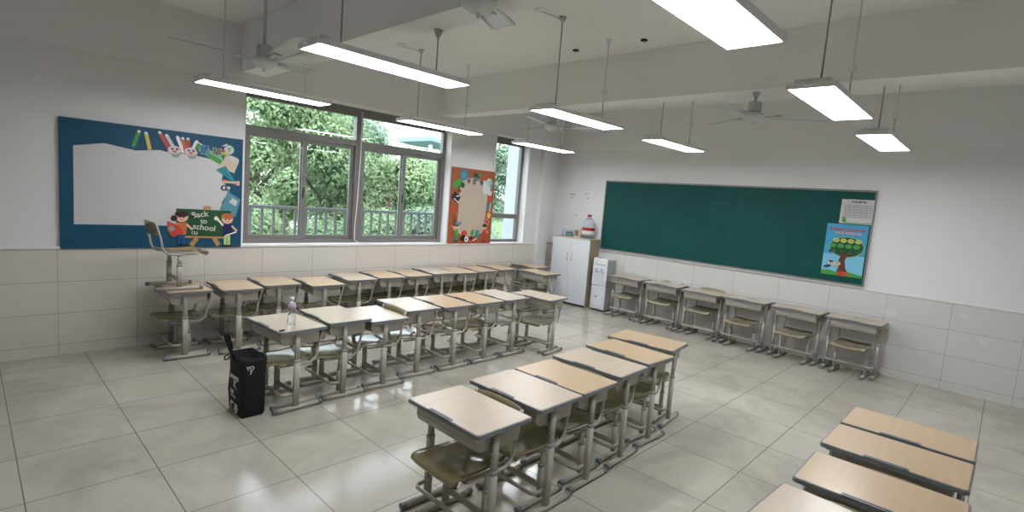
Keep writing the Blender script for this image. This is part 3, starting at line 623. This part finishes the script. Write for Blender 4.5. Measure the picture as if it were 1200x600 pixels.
ORD = ['first', 'second', 'third', 'fourth', 'fifth', 'sixth', 'seventh', 'eighth', 'ninth', 'tenth', 'eleventh', 'twelfth', 'thirteenth']
def put(proto, x, y, rz, sz, label, group, z=0.0):
    o = proto if proto.name not in used else copy_tree(proto)
    used.add(proto.name)
    o.location = (x, y, z); o.rotation_euler = (0, 0, rz); o.scale = (1, 1, sz); o['label'] = label; o['group'] = group
    return o
rows = dict(
A=[(1.900, 2.030, -.010, .648, 'p'), (2.365, 2.035, .001, .662, 'p'), (2.800, 2.060, -.002, .650, 'w'), (3.240, 2.083, .030, .664, 'p'), (3.703, 2.108, -.040, .665, 'w'), (4.155, 2.200, .12, .670, 'w')],
B=[(1.822, 4.206, .06, .659, 'p'), (2.262, 4.235, -.004, .672, 'p'), (2.665, 4.240, -.020, .636, 'p'), (3.103, 4.316, -.049, .672, 'p'), (3.540, 4.299, -.023, .668, 'w'), (3.972, 4.292, -.009, .669, 'w'), (4.410, 4.301, .03, .666, 'p'), (4.866, 4.083, .12, .666, 'p')],
C=[(1.520, 5.960, -.02, .670, 'w'), (1.990, 5.905, -.020, .669, 'w'), (2.440, 6.0, -.037, .672, 'w'), (2.890, 5.823, -.06, .669, 'w'), (3.440, 6.024, -.050, .667, 'p'), (3.885, 6.030, -.06, .671, 'w'), (4.322, 6.034, -.06, .669, 'w'), (4.755, 6.030, -.06, .682, 'p'), (5.190, 6.020, -.08, .672, 'w'), (5.620, 6.030, -.06, .675, 'w'), (6.060, 6.045, -.03, .682, 'w'), (6.40, 5.42, -.046, .680, 'w'), (6.908, 6.052, -.038, .675, 'w')],
G=[(7.620, 4.477, 0.0, .676, 'p'), (7.612, 3.822, .03, .677, 'p'), (7.600, 3.180, -.017, .668, 'p'), (7.600, 2.560, -.04, .676, 'p'), (7.600, 1.890, -.05, .672, 'p'), (7.590, 1.248, -.04, .670, 'p')],
H=[(2.247, .297, -.06, .667, 'p'), (2.745, .275, .005, .668, 'w'), (3.264, .285, -.009, .671, 'w'), (3.700, .284, -.001, .669, 'w')])
RN = dict(A=('central foreground row', 'from the front'), B=('middle row', 'from the left'), C=('window wall row', 'from the left'), G=('chalkboard wall row', 'from the left'), H=('lower right row', 'from the front'))
GN = dict(A='desks of the foreground row', B='desks of the middle row', C='desks along the window wall', G='desks under the chalkboard', H='desks of the lower right row')
for key, lst in rows.items():
    for i, (x, y, rz, z, v) in enumerate(lst):
        tone = 'pale' if v == 'p' else 'warm beige'
        pos = ORD[i]
        lab = f'{tone} topped school desk, {pos} {RN[key][1]} in the {RN[key][0]}'
        if key == 'B' and i == 0: lab = 'pale topped school desk with the small water bottle standing on it'
        if key == 'A' and i == 0: lab = 'pale topped school desk nearest the camera in the foreground row'
        if key == 'C' and i == 0: lab = 'beige topped school desk at the far left with a chair standing on it'
        if key == 'C' and i == 11: lab = 'beige topped school desk pulled out in front of the window wall row near the cabinet'
        if key == 'C' and i == 12: lab = 'beige topped school desk in the corner between the window wall and white cabinet'
        if key == 'B' and i == 7: lab = 'pale topped school desk turned slightly at the far end of the middle row'
        if key == 'G' and i == 0: lab = 'pale topped school desk right beside the white water dispenser'
        if key == 'H' and i == 0: lab = 'pale topped school desk cut by the bottom edge at the lower right'
        put(DP if v == 'p' else DW, x, y, rz, z / TOPZ, lab, GN[key])
        dx = {'G': (0.0 if i < 3 else -.10)}.get(key, 0.0); dy = -.015; sz = {'A': .972 if i else 1.0}.get(key, .99); ang = rz
        if key == 'B' and i == 2: sz = 1.03
        if key == 'B' and i == 1: sz = .93; dx = -.035
        if key == 'A' and i == 5: ang = rz
        if key == 'G' and i in (1, 2): sz = 1.055
        if key == 'C' and i == 11: dx = .0
        c, s_ = math.cos(rz), math.sin(rz)
        cl = f'olive school chair under the {pos} desk {RN[key][1]} in the {RN[key][0]}'
        cl = cl.replace('olive', 'pale olive' if key in 'G' else 'olive')
        if key == 'B' and i == 0: cl = 'olive seated school chair pushed under the desk with the water bottle'
        if key == 'A' and i == 0: cl = 'glossy olive school chair nearest the camera, under the first foreground desk'
        if key == 'C' and i == 11: cl = 'school chair under the desk pulled out of the window wall row near the cabinet'
        if key == 'C' and i == 12: cl = 'school chair under the corner desk behind, beside the white cabinet'
        if key == 'B' and i == 7: cl = 'olive school chair under the turned desk ending the middle row'
        if key == 'G' and i == 0: cl = 'pale olive school chair under the desk beside the water dispenser'
        put(CL if key in 'G' or (key == 'C' and i == 11) or (key == 'B' and i > 5) else CD, x + c * dx - s_ * dy, y + s_ * dx + c * dy, ang, sz, cl, GN[key].replace('desks', 'chairs'))
put(CD, 1.44, 5.93, PI + .03, 1.0, 'school chair standing upright on top of the leftmost desk by the window wall', 'chairs along the window wall', z=.6705)

# ------------------------------------------------------------------ bottle and marker on a desk, black bag
bt = thing('water_bottle', 'small clear water bottle with pink and white label on the nearest middle row desk', 'bottle', (1.815, 4.10, .6595))
b = MB(); b.lathe([(.029, 0), (.032, .006), (.032, .03), (.030, .055), (.026, .10), (.028, .115), (.032, .13), (.031, .165), (.022, .185), (.013, .192), (.013, .20)], (0, 0, 0), M_clear); b.build('bottle_body', bt)
b = MB(); b.lathe([(.0155, .197), (.0155, .222), (.014, .224)], (0, 0, 0), M_white, seg=16); b.build('cap', bt)
M_lab = mat('pink_label', (0.42, 0.30, 0.38), .4, noise=.5, nscale=40)
b = MB(); b.lathe([(.0325, .128), (.0318, .160)], (0, 0, 0), M_lab); 
b.box(-.0325, -.031, -.014, .008, .02, .055, M_white); b.build('label_sleeve', bt)
mk = MB(); mk.box(-.022, .022, -.009, .009, 0, .012, M_black, .003); mk = mk.build('eraser'); mk.location = (1.675, 3.945, .6595); mk.rotation_euler = (0, 0, .3)
tag(mk, 'small black eraser on the near edge of the desk with the bottle', 'eraser')

bag = thing('tote_bag', 'black tote bag with white print standing on the floor by the middle row', 'bag', (1.50, 4.14, 0), .0)
b = MB()
sec = [(0, .082, .135, 0), (.02, .09, .145, 0), (.16, .085, .150, -.004), (.32, .085, .152, .0), (.43, .088, .150, .004), (.455, .085, .148, .006)]
rings = []; vs = []; fs = []
for z, hx, hy, off in sec:
    pl = rrect(-hx, hx, -hy, hy, .018, 3); rings.append(len(pl))
    for k, (x, y) in enumerate(pl): vs.append((x + off + .004 * math.sin(9 * y + z * 20), y + .004 * math.sin(11 * x + z * 14), z))
n = rings[0]
for i in range(len(sec) - 1):
    for k in range(n): fs.append((i * n + k, i * n + (k + 1) % n, (i + 1) * n + (k + 1) % n, (i + 1) * n + k))
fs.append(tuple(range(n))[::-1]); base = len(vs)
for k, (x, y) in enumerate(rrect(-.078, .078, -.14, .14, .016, 3)): vs.append((x, y, .40))
for k in range(n): fs.append(((len(sec) - 1) * n + k, (len(sec) - 1) * n + (k + 1) % n, base + (k + 1) % n, base + k))
fs.append(tuple(range(base, base + n)))
b.faces(vs, fs, M_bag, True); b.build('bag_body', bag)
b = MB(); b.tube([(-.085, .05, .40), (-.095, .06, .45), (-.12, .075, .53), (-.135, .09, .60), (-.13, .10, .612), (-.11, .10, .60), (-.09, .10, .52), (-.082, .11, .44)], .026, M_bag, ry=.010, side=(0, 1, 0), seg=8); b.build('handle', bag)
b = MB(); b.tube([(-.086, .11, .43), (-.11, .10, .405), (-.125, .12, .40), (-.12, .145, .415), (-.08, .148, .43)], .006, M_bag, seg=6); b.build('side_strap', bag)
M_prt = mat('bag_print', (0.66, 0.66, 0.66), .7)
place_text('print_side', [('RUNNING', .085, .285, .046, M_prt, .05, .0015), ('K', .115, .235, .09, M_prt, -.2, .002), ('运动', .06, .165, .035, M_prt, 0, .001), ('SPORT LIFE', .085, .135, .02, M_prt, 0, .0006), ('健身', .105, .045, .085, M_prt, 0, .003)], (-.0945, .10, 0), (0, -1, 0), (0, 0, 1), bag)
place_text('print_front', [('YO', -.035, .39, .04, M_prt, 0, .001), ('7', -.03, .355, .04, M_prt, 0, .001)], (0, -.156, 0), (1, 0, 0), (0, 0, 1), bag)

# ------------------------------------------------------------------ cabinet, dispenser, things on the cabinet
cab = thing('cabinet', 'tall two door cupboard with white doors and wood sides beside the chalkboard', 'cabinet', (7.69, 5.69, 0))
cy, ch = .41, 1.215
b = MB(); b.box(-.135, .15, -cy, -cy + .018, .0, ch - .018, M_cab_s); b.box(-.135, .15, cy - .018, cy, 0, ch - .018, M_cab_s); b.box(.14, .15, -cy + .018, cy - .018, .0, ch - .018, M_cab_s); b.box(-.135, .15, -cy + .018, cy - .018, .05, .07, M_cab_s); b.box(-.125, -.115, -cy + .018, cy - .018, 0, .05, M_black)
b.build('body', cab)
b = MB(); b.box(-.165, .152, -cy - .006, cy + .006, ch - .018, ch + .002, wood('cabinet_top', (0.52, 0.44, 0.33), (0.6, 0.52, 0.4), .4), .003); b.build('top_panel', cab)
for s0, s1, hy in ((-cy + .001, -.002, -.05), (.002, cy - .001, .05)):
    b = MB(); b.box(-.155, -.136, s0, s1, .035, ch - .021, M_cab_w, .002); d = b.build('door', cab)
    b = MB(); b.tube([(-.155, hy, .80), (-.172, hy, .81), (-.180, hy, .84), (-.180, hy, .88), (-.172, hy, .91), (-.155, hy, .92)], .0055, M_chrome, seg=8); b.lathe([(.012, -.003), (.012, .001)], (-.156, hy, .80), M_chrome, seg=10, axis='x'); b.lathe([(.012, -.003), (.012, .001)], (-.156, hy, .92), M_chrome, seg=10, axis='x'); b.build('handle', d)
dp = thing('water_dispenser', 'white floor standing water dispenser between the cupboard and the desks', 'water dispenser', (7.70, 5.045, 0))
b = MB(); b.box(-.115, .135, -.142, .142, .02, .885, M_disp_s, .008); b.box(-.105, .125, -.13, .13, 0, .02, M_black); b.build('body', dp)
b = MB(); b.box(-.13, .135, -.145, .145, .885, .915, M_disp, .008); b.build('top_cover', dp)
b = MB(); b.box(-.132, -.114, -.145, .145, .44, .884, M_disp, .006); fp = b.build('front_panel', dp)
b = MB(); b.box(-.1335, -.131, -.105, .105, .50, .70, mat('recess_grey', (0.64, 0.65, 0.67), .4), .0); b.build('dispensing_recess', fp)
for y, c in ((.055, M_red), (-.055, mat('tap_blue', (0.05, 0.15, 0.5), .4))):
    b = MB(); b.box(-.165, -.133, y - .012, y + .012, .69, .72, M_disp, .004); b.tube([(-.155, y, .69), (-.155, y, .665)], .008, M_disp, seg=8); b.box(-.168, -.155, y - .012, y + .012, .715, .735, c, .003); b.build('tap', fp)
b = MB(); b.box(-.1345, -.131, -.12, .12, .80, .815, M_disp_s); b.lathe([(.012, -.002), (.012, .002)], (-.133, .085, .85), M_fan_d, seg=12, axis='x'); b.lathe([(.009, -.002), (.009, .002)], (-.133, -.085, .80), M_fan_d, seg=12, axis='x'); b.box(-.134, -.131, -.03, .05, .835, .862, M_white); b.build('control_strip', fp)
b = MB(); b.box(-.132, -.114, -.145, .145, .035, .43, M_disp, .006); dr = b.build('lower_door', dp)
b = MB(); b.box(-.1335, -.131, -.125, -.122, .07, .40, M_disp_s); b.box(-.1335, -.131, .122, .125, .07, .40, M_disp_s); b.box(-.1335, -.131, -.125, .125, .07, .073, M_disp_s); b.box(-.1335, -.131, -.125, .125, .397, .40, M_disp_s)
b.lathe([(.030, -.002), (.030, .001)], (-.133, .03, .26), M_fan_d, seg=20, axis='x'); b.lathe([(.020, -.0035), (.020, .001)], (-.133, .03, .262), M_disp, seg=20, axis='x'); b.box(-.1345, -.131, -.11, -.095, .20, .26, cm('lilac', (.5, .4, .7))); b.build('trim_lines', dr)

wb = thing('water_jug', 'large clear water jug with red cap and red label on the cupboard', 'bottle', (7.70, 5.455, 1.2175)); wb.scale = (1.22, 1.22, 1.12)
b = MB(); b.lathe([(.085, 0), (.092, .01), (.092, .05), (.088, .06), (.092, .07), (.092, .13), (.092, .20), (.084, .245), (.06, .29), (.032, .315), (.024, .325), (.024, .345)], (0, 0, 0), M_clear, seg=32); b.build('jug_body', wb)
b = MB(); b.lathe([(.030, .34), (.032, .345), (.032, .375), (.028, .38)], (0, 0, 0), M_red, seg=20); b.build('cap', wb)
b = MB(); b.lathe([(.0935, .055), (.0935, .125)], (0, 0, 0), M_white, seg=32); b.lathe([(.0937, .125), (.0937, .175)], (0, 0, 0), M_red, seg=32); b.lathe([(.0935, .175), (.0935, .183)], (0, 0, 0), M_white, seg=32); lb = b.build('label_sleeve', wb)
bx = thing('tissue_box', 'small cream box with brown print beside the large water jug', 'box', (7.70, 5.655, 1.2175)); bx.scale = (1.2, 1.15, 1.15)
b = MB(); b.box(-.05, .05, -.055, .055, 0, .135, cm('cream_card', (.62, .60, .42)), .003); b.build('carton', bx)
b = MB(); b.box(-.0515, -.0498, -.035, .045, .02, .11, cm('brown_print', (.20, .12, .08))); b.box(-.0525, -.0512, -.005, .015, .03, .10, M_red); b.box(-.0525, -.0512, .025, .032, .02, .11, C['beige']); b.box(-.0525, -.0512, -.025, -.018, .02, .11, C['beige']); b.build('printed_side', bx)
tb = thing('storage_tub', 'low see-through tub at the left end of the cupboard top', 'tub', (7.70, 5.87, 1.2175))
b = MB(); b.box(-.085, .085, -.115, .115, 0, .004, M_clear)
for x0, x1, y0, y1 in ((-.085, -.082, -.115, .115), (.082, .085, -.115, .115), (-.082, .082, -.115, -.112), (-.082, .082, .112, .115)): b.box(x0, x1, y0, y1, .004, .115, M_clear)
b.build('tub_body', tb)
b = MB(); pts = [(.0, -.06 + .03 * math.cos(a), .042 + .03 * math.sin(a)) for a in [k * PI / 8 for k in range(17)]]
b.tube([(x, y * 1.0 + .01, z) for x, y, z in pts], .008, M_black, seg=8); b.tube([(x, y + .085, z) for x, y, z in pts], .008, M_black, seg=8); b.tube([(0, -.02, .05), (-.02, .0, .06), (0, .02, .05)], .008, M_black, seg=8)
b = b.build('coiled_cord'); b.location = (7.68, 5.87, 1.2225); tag(b, 'black coiled cord lying in the see-through tub', 'cord')
b = MB(); b.box(-.03, .03, -.045, .045, 0, .05, cm('green_cloth', (.06, .38, .22)), .012); b = b.build('sponge'); b.location = (7.645, 5.80, 1.2220); b.rotation_euler = (0, 0, .2); tag(b, 'green sponge in the see-through tub on the cupboard', 'sponge')

# ------------------------------------------------------------------ lamps
def make_lamp():
    root = thing('pendant_lamp', 'lamp', 'ceiling lamp')
    L_, Wd = .58, .135
    b = MB(); b.box(-L_, L_, -Wd, -Wd + .010, 0, .035, M_lampf, .002); b.box(-L_, L_, Wd - .010, Wd, 0, .035, M_lampf, .002); b.box(-L_, -L_ + .010, -Wd + .010, Wd - .010, 0, .035, M_lampf); b.box(L_ - .010, L_, -Wd + .010, Wd - .010, 0, .035, M_lampf)
    b.box(-L_ + .010, L_ - .010, -Wd + .010, Wd - .010, .031, .035, M_lampf); b.build('housing', root)
    b = MB(); b.box(-L_ + .010, L_ - .010, -Wd + .010, Wd - .010, .003, .007, M_diff); b.build('diffuser', root)
    b = MB(); b.box(-L_ + .03, -L_ + .075, -.10, .10, .0355, .062, M_rod, .003); b.build('driver_box', root)
    for sx in (-1, 1):
        b = MB(); b.box(sx * L_ - (.03 if sx < 0 else 0), sx * L_ + (.03 if sx > 0 else 0), -.03, .03, .012, .026, M_lampf, .002); b.build('end_bracket', root)
    return root
lamp0 = make_lamp(); lamp_used = False
LZ = 2.60
LX = [2.00, 4.085, 6.03]; LY = [5.20, 3.115, .985]
lamp_lab = {(0, 0): 'long white lamp panel hanging in front of the wide window, leftmost of its line', (1, 0): 'white lamp panel hanging in front of the right half of the wide window', (2, 0): 'farthest white lamp panel hanging before the small window',
    (0, 1): 'long white lamp panel across the upper left, above and nearer than the window lamps', (1, 1): 'white lamp panel in the middle of the ceiling view', (2, 1): 'small far white lamp panel left above the chalkboard',
    (0, 2): 'very large near white lamp panel at the top of the view', (1, 2): 'bright lamp panel at the upper right edge', (2, 2): 'lamp panel hanging above the right end of the chalkboard'}
def ztop(x): return 2.95 if (2.14 < x < 2.40 or 4.93 < x < 5.18) else ZC
for j, y in enumerate(LY):
    for i, x in enumerate(LX):
        o = lamp0 if not lamp_used else copy_tree(lamp0); lamp_used = True
        o.location = (x, y, LZ); tag(o, lamp_lab[(i, j)], 'ceiling lamp', 'suspended lamp panels')
        for k, dx in enumerate((-.375, .36)):
            zt = ztop(x + dx) - LZ
            b = MB(); b.tube([(dx, 0, .035), (dx, 0, zt - .004)], .0055, M_rod, seg=8); rd = b.build('suspension_rod', o)
            b = MB(); b.lathe([(.010, -.055), (.016, -.045), (.030, -.008), (.032, -.0005)], (dx, 0, zt), M_cone, seg=16); b.build('ceiling_rose', rd)
        if (i, j) in ((1, 0), (1, 1)):
            zt = ZC - LZ
            b = MB(); b.lathe([(.03, -.012), (.052, -.008), (.055, -.0005)], (-.60, .06, zt), M_cone, seg=20); jb = b.build('junction_cover', o)
            b = MB(); b.tube([(-.60, .06, zt - .012), (-.54, .045, zt - .02), (-.46, .02, zt - .02), (-.40, .005, zt - .035), (-.375, 0, zt - .05)], .006, M_rod, seg=6); b.build('flex', o)

# ------------------------------------------------------------------ fans
def fan(x, y, z, ph, zt, label, R_=.66, tilt=0.0):
    t = thing('ceiling_fan', label, 'ceiling fan', (x, y, z), 0, 'ceiling fans')
    b = MB(); b.lathe([(.0125, -.075), (.012, -.055), (.03, -.052), (.065, -.036), (.093, -.014), (.098, .003), (.09, .018), (.06, .032), (.02, .036)], (0, 0, 0), M_fan, seg=32); hub = b.build('motor_housing', t)
    b = MB(); b.lathe([(.058, .034), (.060, .045), (.058, .115), (.052, .128), (.016, .132)], (0, 0, 0), M_fan_d, seg=24); b.build('motor_cap', t)
    b = MB(); b.tube([(0, 0, .14), (0, 0, zt - z - .002)], .0125, M_fan_d, seg=10); rd = b.build('down_rod', t)
    b = MB(); b.lathe([(.016, -.045), (.028, -.03), (.034, -.002)], (0, 0, zt - z), M_fan_d, seg=20); b.build('canopy', rd)
    for k in range(3):
        a = ph + k * 2 * PI / 3; bl = bpy.data.objects.new('blade', None)
        pr = []
        b = MB(); n = 10; vs, fs = [], []
        for lay in (0, 1):
            for i in range(n + 1):
                s_ = i / n; rr = .17 + (R_ - .17) * s_; w = .052 + .022 * math.sin(min(1, s_ * 1.3) * PI / 2); w *= (1 if s_ < .97 else .75)
                for v in (-1, -.5, 0, .5, 1):
                    zz = .004 - math.sin(.20) * v * w + .008 * (1 - v * v) - .003 * lay
                    vs.append((rr, v * w * math.cos(.2), zz))
        N = (n + 1) * 5
        for i in range(n):
            for j in range(4):
                p = i * 5 + j; fs.append((p, p + 1, p + 6, p + 5)); p += N; fs.append((p, p + 5, p + 6, p + 1))
            fs.append((i * 5, (i + 1) * 5, N + (i + 1) * 5, N + i * 5)); fs.append((i * 5 + 4, N + i * 5 + 4, N + (i + 1) * 5 + 4, (i + 1) * 5 + 4))
        for j in range(4): fs.append((j, N + j, N + j + 1, j + 1)); p = n * 5 + j; fs.append((p, p + 1, N + p + 1, N + p))
        b.faces(vs, fs, M_fan, True); bo = b.build('blade', t); bo.rotation_euler = (0, -tilt, a)
        b = MB(); b.prism([(.09, -.026), (.16, -.018), (.24, -.034), (.24, .034), (.16, .018), (.09, .026)], 'z', -.004, .002, M_fan_d); br = b.build('blade_iron', bo)
        bpy.data.objects.remove(bl)
    return t
fan(1.70, 4.50, 2.74, math.radians(-88), ZC, 'ceiling fan at the upper left above the wide window', .66, .12)
fan(1.80, 2.06, 2.76, math.radians(33), ZC, 'ceiling fan at the top edge, only hub and one blade in view', .62, .12)
fan(5.055, 4.28, 2.735, math.radians(-43), 2.95, 'farther ceiling fan half hidden behind the middle lamp panel')
fan(5.055, 1.86, 2.735, math.radians(-62), 2.95, 'ceiling fan hanging before the wall above the chalkboard')
for nm, x, y, lab in (('ceiling_hook', 4.559, 3.609, 'small dark square bracket on the ceiling left of the middle'), ('ceiling_hook', 4.601, 2.816, 'small dark square bracket on the ceiling right of the middle')):
    b = MB(); b.box(-.025, .025, -.025, .025, -.02, -.0005, M_black, .003); b.tube([(0, 0, -.02), (0, 0, -.035)], .006, M_fan_d, seg=8); o = b.build(nm); o.location = (x, y, ZC); tag(o, lab, 'bracket', 'ceiling brackets')
M_tape = mat('old_tape', (0.36, 0.35, 0.34), .7)
for y, z, w, h, lab in ((5.985, 1.985, .13, .022, 'long torn tape scrap on the bare wall left of the chalkboard, upper left'), (5.66, 2.01, .10, .014, 'thin tape scrap on the bare wall nearest the chalkboard edge'), (6.005, 1.925, .03, .03, 'small square tape scrap on the bare wall below the long one'), (5.64, 1.93, .03, .03, 'small square tape scrap on the bare wall close to the chalkboard'), (5.87, 1.61, .08, .012, 'faint low tape scrap on the wall above the cupboard')):
    b = MB(); b.prism([(-w / 2, -h / 2), (-w * .1, -h * .4), (w / 2, -h / 2), (w * .46, h * .45), (w * .1, h * .35), (-w * .47, h / 2)], 'x', -.0016, -.0002, M_tape); o = b.build('tape_scrap'); o.location = (XB, y, z); tag(o, lab, 'tape', 'tape scraps on the wall')
